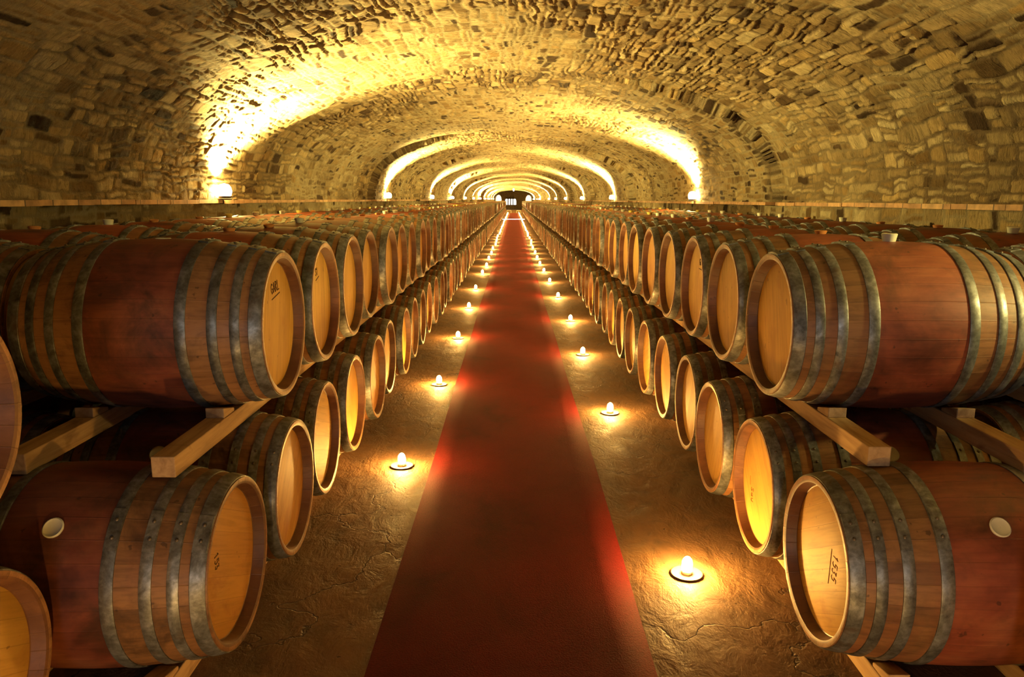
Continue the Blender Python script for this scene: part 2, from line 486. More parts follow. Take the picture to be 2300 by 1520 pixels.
def build_blocks(name, blocks, mat, kind='structure'):
    Vs, Fs, At, n = [], [], {}, 0
    for V, F, a in blocks:
        Vs.append(V); Fs.append(F+n); n += len(V)
        for k in a: At.setdefault(k, []).append(a[k])
    V = np.concatenate(Vs).astype(np.float32); F = np.concatenate(Fs).astype(np.int32)
    me = bpy.data.meshes.new(name)
    me.vertices.add(len(V)); me.vertices.foreach_set('co', V.ravel())
    me.loops.add(F.size); me.loops.foreach_set('vertex_index', F.ravel())
    me.polygons.add(len(F)); me.polygons.foreach_set('loop_start', np.arange(0, F.size, 4, dtype=np.int32))
    me.update(calc_edges=True)
    me.polygons.foreach_set('use_smooth', np.ones(len(F), dtype=bool))
    for k in At:
        at = me.attributes.new(k, 'FLOAT', 'POINT'); at.data.foreach_set('value', np.concatenate(At[k]).astype(np.float32))
    me.materials.append(mat)
    o = mesh_obj(name, me)
    tag(o, kind=kind)
    return o

def vault_block(y, ns):
    s = np.linspace(0, ARC, ns)
    x = np.interp(s, arc, px); z = np.interp(s, arc, pz)
    dx = np.gradient(x, s); dz = np.gradient(z, s)
    ln = np.hypot(dx, dz); nx, nz = dz/ln, -dx/ln         # inward normal
    S, Y = np.meshgrid(s, y)
    h, t, t2, e = stonework(S, Y, 11, ARC)
    f = s/ARC
    wl = 1-sstep(.20, .44, f); wr = sstep(.56, .80, f)
    prof = band(Y + .05*fbm(S*5, Y*0+3, 2), LEFT_BANDS)*wl[None] + band(Y + .05*fbm(S*5, Y*0+9, 2), RIGHT_BANDS)*wr[None]
    # dark quoins, open joint and painted step shade where a band ends
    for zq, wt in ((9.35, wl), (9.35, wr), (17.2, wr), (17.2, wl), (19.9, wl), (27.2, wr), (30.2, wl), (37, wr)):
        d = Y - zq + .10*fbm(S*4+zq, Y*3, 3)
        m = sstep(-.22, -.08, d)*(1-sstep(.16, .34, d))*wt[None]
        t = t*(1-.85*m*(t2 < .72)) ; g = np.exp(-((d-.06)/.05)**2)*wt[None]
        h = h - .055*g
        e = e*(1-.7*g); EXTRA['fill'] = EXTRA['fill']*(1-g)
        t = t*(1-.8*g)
    H = h + STEP*prof
    k = sstep(0, .03, S)*sstep(0, .03, ARC-S)
    P = np.stack([x[None]+nx[None]*H, Y, Z_SPRING+z[None]+nz[None]*H*k], -1)
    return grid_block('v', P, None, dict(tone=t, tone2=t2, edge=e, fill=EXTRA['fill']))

def rows(a, b, d): return np.linspace(a, b, max(2, int(round((b-a)/d))+1))
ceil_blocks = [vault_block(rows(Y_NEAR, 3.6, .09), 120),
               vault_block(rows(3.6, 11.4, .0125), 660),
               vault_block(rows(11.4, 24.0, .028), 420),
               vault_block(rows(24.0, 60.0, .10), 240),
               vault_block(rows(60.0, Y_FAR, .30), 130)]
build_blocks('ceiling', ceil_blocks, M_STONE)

def wall_block(y, ns, side):
    z = np.linspace(0, 1.62, ns)
    S, Y = np.meshgrid(z, y)
    h, t, t2, e = stonework(S, Y, 21 if side < 0 else 31, 1.7)
    H = h
    X = side*(A + .02 - H*.9)
    if side < 0:
        P = np.stack([X, Y, S], -1)
    else:
        P = np.stack([X, Y, S], -1)[:, ::-1]
        t, t2, e = t[:, ::-1], t2[:, ::-1], e[:, ::-1]
        EXTRA['fill'] = EXTRA['fill'][:, ::-1]
    return grid_block('w', P, None, dict(tone=t, tone2=t2, edge=e, fill=EXTRA['fill']))

for nm, sd in (('wall_left', -1), ('wall_right', 1)):
    build_blocks(nm, [wall_block(rows(Y_NEAR, 3.6, .09), 24, sd), wall_block(rows(3.6, 11.4, .02), 90, sd),
                      wall_block(rows(11.4, 30, .05), 50, sd), wall_block(rows(30, Y_FAR, .3), 16, sd)], M_STONE)

# terracotta ledge at the springing line, following the bands
for nm, sd, bands in (('trim_1', -1, LEFT_BANDS), ('trim_2', 1, RIGHT_BANDS)):
    mb = MB()
    cuts = sorted({Y_NEAR, Y_FAR} | {v for b in bands for v in b if Y_NEAR < v < Y_FAR})
    for a, b in zip(cuts, cuts[1:]):
        off = STEP if any(p <= (a+b)/2 <= q for p, q in bands) else 0.0
        k = max(1, int((b-a)/.6)) if a < 25 else 1
        for j in range(k):
            ya, yb = a+(b-a)*j/k, a+(b-a)*(j+1)/k
            w = random.uniform(-.006, .006) if a < 25 else 0
            xs = sorted((sd*(A+.02), sd*(A-off-.062+w)))
            mb.box((xs[0], ya+.002, 1.600+w*.5), (xs[1], yb-.002, 1.638+w*.5))
    tag(mesh_obj(nm, mb.mesh(nm, M_LEDGE)), kind='structure')

# floor
nx, ny = 2, 2
mb = MB(); mb.add([(-3.6,Y_NEAR-.2,0),(3.6,Y_NEAR-.2,0),(3.6,Y_FAR+3,0),(-3.6,Y_FAR+3,0)], [(0,1,2,3)])
tag(mesh_obj('floor', mb.mesh('floor', M_FLOOR)), kind='structure')

# near wall behind the camera; unseen doorway, its daylight added as cool fill
def arch_poly(w, zs, r, n=14):
    return [(-w, 0)] + [(-w*math.cos(PI*k/n), zs + r*math.sin(PI*k/n)) for k in range(n+1)] + [(w, 0)]
def pierced_wall(name, y, t, holes, mat):
    bm = bmesh.new()
    outer = [(-A-.2, -.02)] + [(-A-.2, Z_SPRING)] + [(float(x)*1.05, Z_SPRING+float(z)*1.12) for x, z in zip(px[::200], pz[::200])] + [(A+.2, Z_SPRING), (A+.2, -.02)]
    loops = [outer]+holes
    es = []
    for lp in loops:
        vs = [bm.verts.new((p[0], y, p[1])) for p in lp]
        es += [bm.edges.new((vs[i], vs[(i+1) % len(vs)])) for i in range(len(vs))]
    bmesh.ops.triangle_fill(bm, use_beauty=True, edges=es)
    g = bmesh.ops.extrude_face_region(bm, geom=bm.faces[:])
    for v in g['geom']:
        if isinstance(v, bmesh.types.BMVert): v.co.y += t
    bmesh.ops.recalc_face_normals(bm, faces=bm.faces[:])
    me = bpy.data.meshes.new(name); bm.to_mesh(me); bm.free()
    me.materials.append(mat)
    return tag(mesh_obj(name, me), kind='structure')
M_ENDSTONE = mat_plain('end_wall_stone', (.50,.38,.22), .9, var=.35, scale=5)
near_hole = [(p[0], p[1]+.01) for p in arch_poly(.9, 1.5, .6)]
pierced_wall('wall_near', Y_NEAR-.3, .3, [near_hole], M_ENDSTONE)
shift = lambda poly, dx: [(p[0]+dx, p[1]+.01) for p in poly]
pierced_wall('wall_far', Y_FAR, .5, [shift(arch_poly(.95, 1.35, .85), -.5), shift(arch_poly(.50, 1.6, .80), -2.62), shift(arch_poly(.50, 1.6, .80), 2.62)], M_ENDSTONE)
# daylight panes: far window, and an added fill pane behind the camera
M_DAY = mat_emit('daylight', (1.0, .97, .90), 3.0, False)
M_DOORFILL = mat_emit('doorway_fill', (.85, .92, 1.0), 6.0)
mb = MB(); mb.add([(-1,Y_NEAR-.29,0),(1,Y_NEAR-.29,0),(1,Y_NEAR-.29,2.2),(-1,Y_NEAR-.29,2.2)], [(3,2,1,0)])
tag(mesh_obj('fill_pane', mb.mesh('fill_pane', M_DOORFILL)), kind='structure')
w2 = thing('window_2', (-.5, Y_FAR+.4, .9), 'arched mullioned window glowing white at the far end of the cellar', 'window')
w2['kind'] = 'structure'
mb = MB(); mb.add([(-1,0,-.2),(1,0,-.2),(1,0,1.4),(-1,0,1.4)], [(0,1,2,3)])
mesh_obj('pane', mb.mesh('pane', M_DAY), w2)
mb = MB()
for x in (-.46, -.02, .42): mb.box((x-.09, -.15, -.2), (x+.09, -.03, 1.35))
mb.box((-1, -.15, .85), (1, -.03, 1.35)); mb.box((-1, -.16, -.9), (1, -.02, -.15))
mesh_obj('mullion', mb.mesh('mullion', M_ENDSTONE), w2)
mb = MB(); mb.box((-3.4, Y_FAR+2.2, 0), (3.4, Y_FAR+2.3, 3.2))
tag(mesh_obj('wall_passage', mb.mesh('wall_passage', M_PLASTER)), kind='structure')

# ------------------------------------------------------------------ carpet
CARPET_END = 95.0
mb = MB()
ys = list(rows(-3.0, 12.0, .25)) + list(rows(12.5, CARPET_END, 2.5))
xs = [-.515 + 1.03*k/8 for k in range(9)]
vs = []
for y in ys:
    for k, x in enumerate(xs):
        wob = .004*math.sin(y*1.3+2) + .004*math.sin(y*.37) if k in (0, 8) else 0
        zz = .010 if k in (0, 8) else .012 + .002*math.sin(y*2.1+k)
        vs.append((x+wob, y, zz))
fs = [(i*9+k, i*9+k+1, (i+1)*9+k+1, (i+1)*9+k) for i in range(len(ys)-1) for k in range(8)]
mb.add(vs, fs)
me = mb.mesh('carpet_runner', M_CARPET, smooth=True)
ob = mesh_obj('carpet_runner', me)
md = ob.modifiers.new('thick', 'SOLIDIFY'); md.thickness = .010; md.offset = -1
tag(ob, 'long deep red carpet runner down the middle of the cellar floor', 'carpet')

# ------------------------------------------------------------------ barrels
BL, RB, RH = .95, .345, .29
def rad(x): return RB - (RB-RH)*((x-.475)/.475)**2
HOOPS = [(.004,.050),(.080,.114),(.158,.194),(.268,.308)]
HOOPS = HOOPS + [(BL-b, BL-a) for a, b in reversed(HOOPS)]
CH, RI = .042, .262        # chime depth and inner radius

def body_mesh(name, seg, n, mat):
    mb = MB()
    prof = [(CH+.004, RI-.012), (CH, RI-.004), (.004, RI+.006), (0, RH-.012), (0, RH-.003)]
    prof += [(BL*k/n, rad(BL*k/n)) for k in range(n+1)]
    prof += [(BL, RH-.003), (BL, RH-.012), (BL-.004, RI+.006), (BL-CH, RI-.004), (BL-CH-.004, RI-.012)]
    mb.lathe(prof, seg)
    me = mb.mesh(name, mat, smooth=True, sharp=40)
    uvl = me.uv_layers.new(name='UVMap')
    np_ = len(prof)
    staves = 30
    for p in me.polygons:
        ks = [(me.loops[li].vertex_index % seg) for li in p.loop_indices]
        wrap = max(ks)-min(ks) > seg/2
        for li, k in zip(p.loop_indices, ks):
            kk = k+seg if wrap and k < seg/2 else k
            uvl.data[li].uv = (kk/seg*staves, me.vertices[me.loops[li].vertex_index].co.x)
    return me

def head_mesh(name, seg, front, mat):
    mb = MB()
    x = CH if front else BL-CH
    r = [RI+.004, RI-.012, 0.0001]
    s = 1 if front else -1
    prof = [(x+.006*s, r[0]), (x, r[1]), (x-.001*s, .12), (x-.001*s, .0005)]
    mb.lathe(prof if not front else prof, seg)
    me = mb.mesh(name, mat, smooth=True, sharp=40)
    bm = bmesh.new(); bm.from_mesh(me); bmesh.ops.recalc_face_normals(bm, faces=bm.faces[:])
    for f in bm.faces: pass
    bm.to_mesh(me); bm.free()
    return me

def dome(mb, c, nrm, r, h, seg=8):
    nrm = Vector(nrm).normalized()
    t = nrm.orthogonal().normalized(); u = nrm.cross(t)
    vs = []; rings = [(1, 0), (.9, .5), (.55, .88)]
    for (rr, hh) in rings:
        for k in range(seg):
            a = 2*PI*k/seg
            vs.append(Vector(c)+t*(r*rr*math.cos(a))+u*(r*rr*math.sin(a))+nrm*(h*hh))
    vs.append(Vector(c)+nrm*h)
    fs = []
    for i in range(2):
        for k in range(seg):
            fs.append((i*seg+k, i*seg+(k+1) % seg, (i+1)*seg+(k+1) % seg, (i+1)*seg+k))
    for k in range(seg): fs.append((2*seg+k, 2*seg+(k+1) % seg, 3*seg))
    mb.add(vs, fs)

def hoop_mesh(name, seg, a, b, detail=True):
    mb = MB()
    t = .0045
    m = (a+b)/2
    mb.lathe([(a, rad(a)-.001), (a, rad(a)+t-.001), (a+.002, rad(a)+t), (m, rad(m)+t+.001), (b-.002, rad(b)+t), (b, rad(b)+t-.001), (b, rad(b)-.001)], seg)
    me_r = None
    if detail:
        # overlapping riveted joint at the bung line
        k0 = [PI/2 - .20 + .40*j/8 for j in range(9)]
        vs = []
        for th in k0:
            for x in (a+.001, b-.001):
                r = rad(x)+t+.0035
                vs.append((x, r*math.cos(th), r*math.sin(th)))
            
        fs = [(2*j, 2*j+1, 2*j+3, 2*j+2) for j in range(8)]
        lo = len(vs)
        for th in k0:
            for x in (a+.001, b-.001):
                r = rad(x)+t-.001
                vs.append((x, r*math.cos(th), r*math.sin(th)))
        fs += [(2*j, 2*j+2, lo+2*j+2, lo+2*j) for j in range(8)] + [(2*j+1, lo+2*j+1, lo+2*j+3, 2*j+3) for j in range(8)]
        fs += [(0, lo, lo+1, 1), (16, 17, lo+17, lo+16)]
        mb.add(vs, fs)
    me = mb.mesh(name, M_HOOP, smooth=True, sharp=35)
    return me

def rivets_mesh(a, b):
    mb = MB(); m = (a+b)/2
    out = []
    for th in (PI/2-.085, PI/2+.085):
        mb = MB()
        r = rad(m)+.0085
        dome(mb, (m, r*math.cos(th), r*math.sin(th)), (0, math.cos(th), math.sin(th)), .0062, .0045)
        out.append(mb.mesh('rivet', M_RIVET, smooth=True))
    return out

def bung_mesh(name, proud, mat, r0=.024, r1=.031):
    mb = MB()
    z0 = RB-.004
    mb.lathe([(z0-.02, r0-.003), (z0, r0), (z0+proud-.003, r1), (z0+proud, r1-.004), (z0+proud-.004, r1-.009), (z0+proud-.004, .0005)], 28, axis='z', c=(.475, 0, 0))
    return mb.mesh(name, mat, smooth=True, sharp=40)

LOD = {}
for lod, (seg, n) in enumerate(((96, 28), (48, 16), (32, 10))):
    LOD[lod] = dict(
        body=body_mesh('staves', seg, n, M_STAVE), body_d=body_mesh('staves', seg, n, M_STAVE_D),
        head=head_mesh('head', seg, True, M_HEAD), head_r=head_mesh('head', seg, True, M_HEAD_R),
        back=head_mesh('back_head', seg, False, M_HEAD),
        hoops=[hoop_mesh('hoop', seg, a, b, lod < 2) for a, b in HOOPS],
        rivets=[rivets_mesh(a, b) for a, b in HOOPS] if lod == 0 else None)
BUNGS = [bung_mesh('stopper', .036, M_BUNG), bung_mesh('stopper', .030, M_BUNG_Y), bung_mesh('stopper', .020, M_BUNG_O),
         bung_mesh('stopper', .012, M_BUNG, .030, .033), bung_mesh('stopper', .006, M_BUNG, .030, .031)]

ORD = ['nearest','second','third','fourth','fifth','sixth','seventh','eighth','ninth','tenth','eleventh','twelfth','thirteenth','fourteenth',
       'fifteenth','sixteenth','seventeenth','eighteenth','nineteenth']
TENS = {2:'twent',3:'thirt',4:'fort',5:'fift',6:'sixt',7:'sevent',8:'eight',9:'ninet'}
def ordinal(i):
    n = i+1
    if n <= 19: return ORD[i]
    t, u = divmod(n, 10)
    if u == 0: return TENS[t]+'ieth'
    return TENS[t]+'y-'+('first' if u == 1 else ORD[u-1])

def barrel(loc, side, roll_deg, lod, label, group, red=False, dark=False, bung=0, yaw=0.0, parts='full'):
    """loc: point under the middle of the aisle-side rim at bilge bottom level; side -1 left, 1 right"""
    rz = (0 if side > 0 else PI) + yaw
    root = thing('wine_barrel', loc, label, 'barrel', group, rz)
    d = LOD[lod]
    rx = math.radians(roll_deg)*(1 if side > 0 else -1)
    def part(name, me, rot=rx, par=root):
        o = mesh_obj(name, me, par)
        if par is root:
            o.location = (0, 0, RB); o.rotation_euler = (rot, 0, 0)
        return o
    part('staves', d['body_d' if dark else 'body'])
    hd = part('head', d['head_r' if red else 'head'], rx + random.choice((0, .25, -.3, .5, PI/2)))
    if parts == 'full': part('back_head', d['back'])
    for k, me in enumerate(d['hoops']):
        if parts == 'front' and k > 5: continue
        h = part('hoop', me)
        if d['rivets'] and parts == 'full':
            for rm in d['rivets'][k]: mesh_obj('rivet', rm, h)
    if bung is not None: part('stopper', BUNGS[bung])
    return root

ZC_LO, ZC_UP = .410, 1.150
SPACE = .70
rnd = random.Random(5)
ROWS = {   # side, first depth, x of the head, centre height
    'UL': (-1, 3.06, -.931, ZC_UP), 'LL': (-1, 2.455, -.947, ZC_LO),
    'UR': (1, 3.11, 1.057, ZC_UP), 'LR': (1, 2.493, 1.062, ZC_LO),
    'BL': (-1, 3.185, -1.985, ZC_UP), 'BR': (1, 3.40, 2.18, ZC_UP)}
PHR = {'UL': 'upper row left of the red carpet', 'LL': 'floor row left of the red carpet',
       'UR': 'upper row right of the red carpet', 'LR': 'floor row right of the red carpet',
       'BL': 'back upper row along the left stone wall', 'BR': 'back upper row along the right stone wall'}
GRP = {k: 'wine barrels in the ' + v for k, v in PHR.items()}
COUNT = {'UL': 58, 'LL': 58, 'UR': 58, 'LR': 58, 'BL': 33, 'BR': 33}
TOTAL = {'UL': 134, 'LL': 134, 'UR': 134, 'LR': 134, 'BL': 130, 'BR': 130}
SPECIAL = {('UL',0): 'oak barrel with pencilled letters on its head, first in the upper left row',
           ('LL',0): 'oak barrel under the sawn beam end, first in the left floor row',
           ('UR',0): 'bright red-bellied barrel with tall white stopper, first in the upper right row',
           ('LR',0): 'red-bellied barrel with round side stopper, first in the right floor row',
           ('LR',1): 'barrel with glowing yellow head near the closest candle, second in the right floor row'}
roots = {}
for key, (sd, y0, xh, zc) in ROWS.items():
    for i in range(COUNT[key]):
        y = y0 + SPACE*i
        lower = zc == ZC_LO
        back = key[0] == 'B'
        lod = 0 if i < 6 else (1 if i < 20 else 2)
        jx = 0 if i < 2 else rnd.uniform(-.02, .02)
        if i >= 2 and key in ('UL', 'LL'): jx -= .02
        yaw = 0 if i < 1 else .007*math.sin(i*.9+len(key)*1.0+sd)
        if lower: roll = 47 + rnd.uniform(-8, 8) if i > 1 else 47; bung = 3
        else:
            roll = rnd.uniform(-7, 7) if i > 0 else 0
            bung = rnd.choice((0, 0, 0, 1, 2)) if back else rnd.choice((0, 0, 1, 2, 2))
            if key == 'UL': bung = {0: 4, 1: 2}.get(i, bung)
            if key == 'UR': bung = {0: 0, 1: 2, 2: 2}.get(i, bung)
            if key == 'BL': bung = {1: 2, 2: 0, 3: 2, 4: 2, 5: 1, 6: 0, 7: 0}.get(i, bung)
            if key == 'BR': bung = {1: 0, 2: 2, 3: 2}.get(i, bung)
        red = (key in ('LL',) and i in (0, 1)) or (i > 2 and rnd.random() < .3)
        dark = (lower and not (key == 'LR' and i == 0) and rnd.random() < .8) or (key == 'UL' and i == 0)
        label = SPECIAL.get((key, i), '%s oak barrel from the front in the %s' % (ordinal(i) if i else 'first', PHR[key]))
        parts = 'full' if i < 4 else 'front'
        roots[key, i] = barrel((xh+sd*0 + jx*1.0, y, zc-RB), sd, roll, lod, label, GRP[key], red, dark, bung, yaw, parts)

for key, side in (('BL', 'left'), ('BR', 'right')):
    sd, y0, xh, zc = ROWS[key]
    for i in range(2):
        barrel((xh, y0+SPACE*i, ZC_LO-RB), sd, 47, 1, 'dark floor-level barrel under the %s barrel of the back row, %s wall' % (('first', 'second')[i], side),
               'floor barrels of the back rows', False, True, 3, 0, 'front')
# the stacks nearest the camera, half outside the frame
NEARL = 'stack at the left picture edge'
barrel((-1.28, 1.62, ZC_UP-RB), -1, 20, 0, 'upper barrel of the ' + NEARL + ', head cut by the frame', 'barrels of the near side stacks', True, True, None)
barrel((-1.36, 1.755, ZC_LO-RB), -1, 47, 0, 'lower barrel of the ' + NEARL + ', orange lit head', 'barrels of the near side stacks', False, True, 3)
barrel((1.545, 1.785, ZC_LO-RB), 1, 47, 0, 'lower barrel cut off by the right picture edge', 'barrels of the near side stacks', False, True, 3)

# pencil marks on the heads (strokes in metres; first axis to the viewer's right, second up)
def inscription(root, cx, cz, strokes, rot=0.0, w=.0042, ink=M_INK):
    mb = MB()
    ca, sa = math.cos(rot), math.sin(rot)
    for st in strokes:
        for (p, q) in zip(st, st[1:]):
            a = Vector((p[0]*ca-p[1]*sa+cx, p[0]*sa+p[1]*ca+cz)); b_ = Vector((q[0]*ca-q[1]*sa+cx, q[0]*sa+q[1]*ca+cz))
            d = (b_-a)
            if d.length < 1e-6: continue
            nrm = Vector((-d.y, d.x)).normalized()*w/2
            ex = d.normalized()*w*.3
            pts = [a-ex+nrm, a-ex-nrm, b_+ex-nrm, b_+ex+nrm]
            f = [(CH-.0022, -p_.x, p_.y) for p_ in pts]; g = [(CH-.0004, -p_.x, p_.y) for p_ in pts]
            mb.add(f+g, [(0,1,2,3),(7,6,5,4),(0,4,5,1),(1,5,6,2),(2,6,7,3),(3,7,4,0)])
    o = mesh_obj('inscription', mb.mesh('inscription', ink), root)
    o.location = (0, 0, RB)
    return o
LET = {'G': [[(.020,.034),(.010,.040),(.002,.030),(.001,.012),(.010,.0),(.021,.006),(.021,.018),(.013,.018)]],
       'A': [[(0,0),(.010,.040),(.021,0)], [(.004,.014),(.017,.014)]],
       'R': [[(0,0),(.001,.040),(.014,.038),(.017,.028),(.001,.020)], [(.006,.020),(.019,0)]],
       'L': [[(0,.040),(0,0),(.016,0)]], 'S': [[(.017,.034),(.009,.040),(.001,.032),(.016,.012),(.009,0),(.0,.006)]],
       'U': [[(0,.026),(.002,.004),(.011,.001),(.016,.006),(.017,.027)]], 'a': [[(.015,.024),(.004,.024),(.0,.010),(.006,.0),(.014,.006),(.015,.024),(.018,0)]],
       '1': [[(0,.030),(.007,.040),(.007,0)]], '5': [[(.016,.040),(.003,.040),(.002,.024),(.014,.024),(.016,.010),(.008,0),(0,.004)]],
       '3': [[(.001,.038),(.014,.038),(.006,.023),(.015,.014),(.010,.001),(0,.004)]]}
def word(t, x, y, sc=1.0, gap=.028):
    out = []
    for k, ch in enumerate(t):
        out += [[(x+(k*gap+p[0])*sc, y+p[1]*sc) for p in st] for st in LET[ch]]
    return out
inscription(roots['UL',0], -.035, .125, word('GARL', 0, 0, 1.0) + [[(0,-.022),(.105,-.016)]], .12)
inscription(roots['UL',1], -.045, .13, word('S1', 0, 0, .9) + [[(0,-.022),(.06,-.012)]], .1)
inscription(roots['UR',2], .02, .13, word('GA', 0, 0, .9) + [[(-.005,-.022),(.065,-.026)]], 0)
inscription(roots['LL',0], -.115, .075, word('153', 0, 0, .8, .024), -PI/2, .0035)
inscription(roots['LR',1], -.12, -.055, word('SaU', 0, 0, .85) + [[(-.05,-.012),(-.01,-.012)]], -PI/2+.15, .0035, M_INK_FAINT)
inscription(roots['LR',0], .075, .055, word('1535', 0, 0, .9) + [[(-.01,-.018),(.12,-.018)]], -PI/2-.05, .003, M_INK_FAINT)

# all further barrels down the cellar: one uncountable mass
def far_barrels():
    prof = [(CH, RI), (0, RI+.006), (0, RH)] + [(BL*k/6, rad(BL*k/6)) for k in range(1, 6)] + [(BL, RH), (BL, .001)]
    seg = 20
    mb = MB(); mb.lathe([(CH, .001)] + prof, seg)
    Vp = np.array(mb.v); Fp = np.array(mb.f)
    mi_p = []
    for f in mb.f:
        x = np.mean([mb.v[i][0] for i in f]); r = np.mean([math.hypot(mb.v[i][1], mb.v[i][2]) for i in f])
        mi_p.append(1 if (x <= CH+.001 and r < RI-.02) else (2 if (x < .12 and r > RH-.01) else (0)))
    Vs, Fs, Ms, n = [], [], [], 0
    for key, (sd, y0, xh, zc) in ROWS.items():
        for i, zc in [(i, zc) for i in range(COUNT[key], TOTAL[key])] + ([(i, ZC_LO) for i in range(2, TOTAL[key])] if key[0] == 'B' else []):
            V = Vp.copy()
            if sd < 0: V[:, 0] *= -1; V[:, 1] *= -1
            V += np.array([xh+rnd.uniform(-.02, .02), y0+SPACE*i, zc])
            Vs.append(V); Fs.append(Fp+n); Ms += mi_p; n += len(V)
    me = bpy.data.meshes.new('distant_barrels')
    me.from_pydata(np.concatenate(Vs).tolist(), [], np.concatenate(Fs).tolist())
    for m in (M_STAVE_F, M_HEAD_F, M_HOOP): me.materials.append(m)
    me.polygons.foreach_set('material_index', Ms)
    me.polygons.foreach_set('use_smooth', [True]*len(me.polygons))
    me.update()
    o = mesh_obj('distant_barrels', me)
    tag(o, 'mass of distant barrels towards the far end and under the back rows', 'barrels', kind='stuff')
M_STAVE_F = mat_plain('distant_staves', (.24,.075,.030), .5, var=.5, scale=3)
M_HEAD_F = mat_plain('distant_heads', (.50,.28,.085), .6, var=.3, scale=2)
far_barrels()

# ------------------------------------------------------------------ timber beams and chocks
def beam(x, y0, y1, z0, h, label, group, w=.080):
    mb = MB(); mb.box((-w/2, 0, 0), (w/2, y1-y0, h))
    o = mesh_obj('timber_beam', mb.mesh('timber_beam', M_TIMBER, bevel=.004))
    o.location = (x, y0, z0)
    return tag(o, label, 'beam', group)
HB = ZC_UP-.334 - (ZC_LO+.334)
SEG = 5.6
def beam_run(key, inset, ystart, z0, h, n, what, group):
    sd, y0, xh, zc = ROWS[key]
    for k in range(n):
        a = ystart + SEG*k
        lab = '%s %s' % (('first', 'second', 'third', 'fourth', 'fifth', 'sixth', 'seventh', 'eighth', 'ninth', 'tenth')[k] if n > 1 else 'long', what)
        beam(xh + sd*inset, a, min(a+SEG-.004, 93), z0, h, lab, group)
beam_run('UL', .222, 2.38, ZC_LO+.334, HB, 7, 'aisle-side beam between the two barrel rows left of the carpet', 'aisle-side beams left of the carpet')
beam_run('UL', .728, 2.40, ZC_LO+.334, HB, 1, 'inner beam under the first upper barrel left of the carpet', None)
beam_run('UR', .222, 2.52, ZC_LO+.334, HB, 7, 'aisle-side beam between the two barrel rows right of the carpet', 'aisle-side beams right of the carpet')
beam_run('UR', .728, 2.46, ZC_LO+.334, HB, 1, 'inner beam under the first upper barrel right of the carpet', None)
beam_run('BL', .222, 2.9, ZC_LO+.334, HB, 4, 'beam under the back upper row along the left stone wall', 'back beams along the left wall')
beam_run('BR', .222, 2.9, ZC_LO+.334, HB, 4, 'beam under the back upper row along the right stone wall', 'back beams along the right wall')
beam_run('LL', .222, 2.10, 0.0, ZC_LO-.334, 2, 'floor beam under the barrel row left of the carpet', 'floor beams left of the carpet')
beam_run('LR', .222, 2.15, 0.0, ZC_LO-.334, 2, 'floor beam under the barrel row right of the carpet', 'floor beams right of the carpet')
beam_run('LL', .728, 2.10, 0.0, ZC_LO-.334, 1, 'rear floor beam under the barrel row left of the carpet', None)
beam_run('LR', .728, 2.15, 0.0, ZC_LO-.334, 1, 'rear floor beam under the barrel row right of the carpet', None)
beam(-1.50, .9, 2.06, 0, ZC_LO-.334, 'short floor beam under the lower barrel at the left edge', None)
beam(-1.50, .9, 1.66, ZC_LO+.334, HB, 'short beam under the upper barrel at the left edge', None)
beam(1.77, 1.4, 2.14, 0, ZC_LO-.334, 'short floor beam under the lower barrel at the right edge', None)

def chock_mesh():
    mb = MB()   # a wedge: thick at the outside (y=0), thin under the barrel (y=.1)
    mb.add([(-.036,0,0),(.036,0,0),(.036,.11,0),(-.036,.11,0),(-.036,0,.040),(.036,0,.040),(.036,.11,.014),(-.036,.11,.014)],
           [(0,3,2,1),(4,5,6,7),(0,1,5,4),(1,2,6,5),(2,3,7,6),(3,0,4,7)])
    return mb.mesh('wedge', M_TIMBER, bevel=.003)
CHOCK = chock_mesh()
def chock(x, y, z, label, group, rz=0.0):
    o = mesh_obj('wedge', CHOCK); o.location = (x, y, z); o.rotation_euler = (0, 0, rz)
    return tag(o, label, 'wedge', group)
# contact geometry: barrel radius at the beam is ~.334, wedge sits where the curve leaves .014..040
for key, side in (('UL', 'left'), ('UR', 'right')):
    sd, y0, xh, zc = ROWS[key]
    zt = zc-.334
    for i in range(7):
        y = y0 + SPACE*i
        lab = 'wooden wedge on the aisle-side beam under the %s upper barrel, %s of the carpet' % (ordinal(i) if i else 'first', side)
        chock(xh+sd*.222, y-.232, zt, lab, 'wedges under the upper barrels %s of the carpet' % side)
    chock(xh+sd*.728, y0-.232, zt, 'wooden wedge on the inner beam under the first upper barrel, %s of the carpet' % side, 'wedges under the upper barrels %s of the carpet' % side)
for key, side in (('LL', 'left'), ('LR', 'right')):
    sd, y0, xh, zc = ROWS[key]
    chock(xh+sd*.222, y0-.232, zc-.334, 'wooden wedge on the floor beam under the first floor-row barrel, %s of the carpet' % side, None)

# ------------------------------------------------------------------ candles
def candle_meshes():
    mb = MB()
    mb.lathe([(0, .060), (.003, .067), (.009, .070), (.0095, .067), (.004, .060), (.0035, .0005)], 36, axis='z', cap0=True)
    saucer = mb.mesh('saucer', M_CLAY, smooth=True, sharp=50)
    mb = MB()
    mb.lathe([(.0032, .024), (.020, .024), (.022, .022), (.020, .018), (.019, .0005)], 24, axis='z')
    wax = mb.mesh('wax', M_WAX, smooth=True, sharp=50)
    mb = MB(); mb.lathe([(.019, .0012), (.026, .0012), (.0265, .0002)], 6, axis='z')
    wick = mb.mesh('wick', M_WICK)
    mb = MB()
    mb.lathe([(.023, .0005), (.024, .016), (.030, .0225), (.045, .0240), (.060, .0230), (.073, .0190), (.083, .0110), (.089, .0003)], 12, axis='z')
    flame = mb.mesh('flame', M_FLAME, smooth=True)
    return saucer, wax, wick, flame
SAUCER, WAX, WICK, FLAME_ME = candle_meshes()
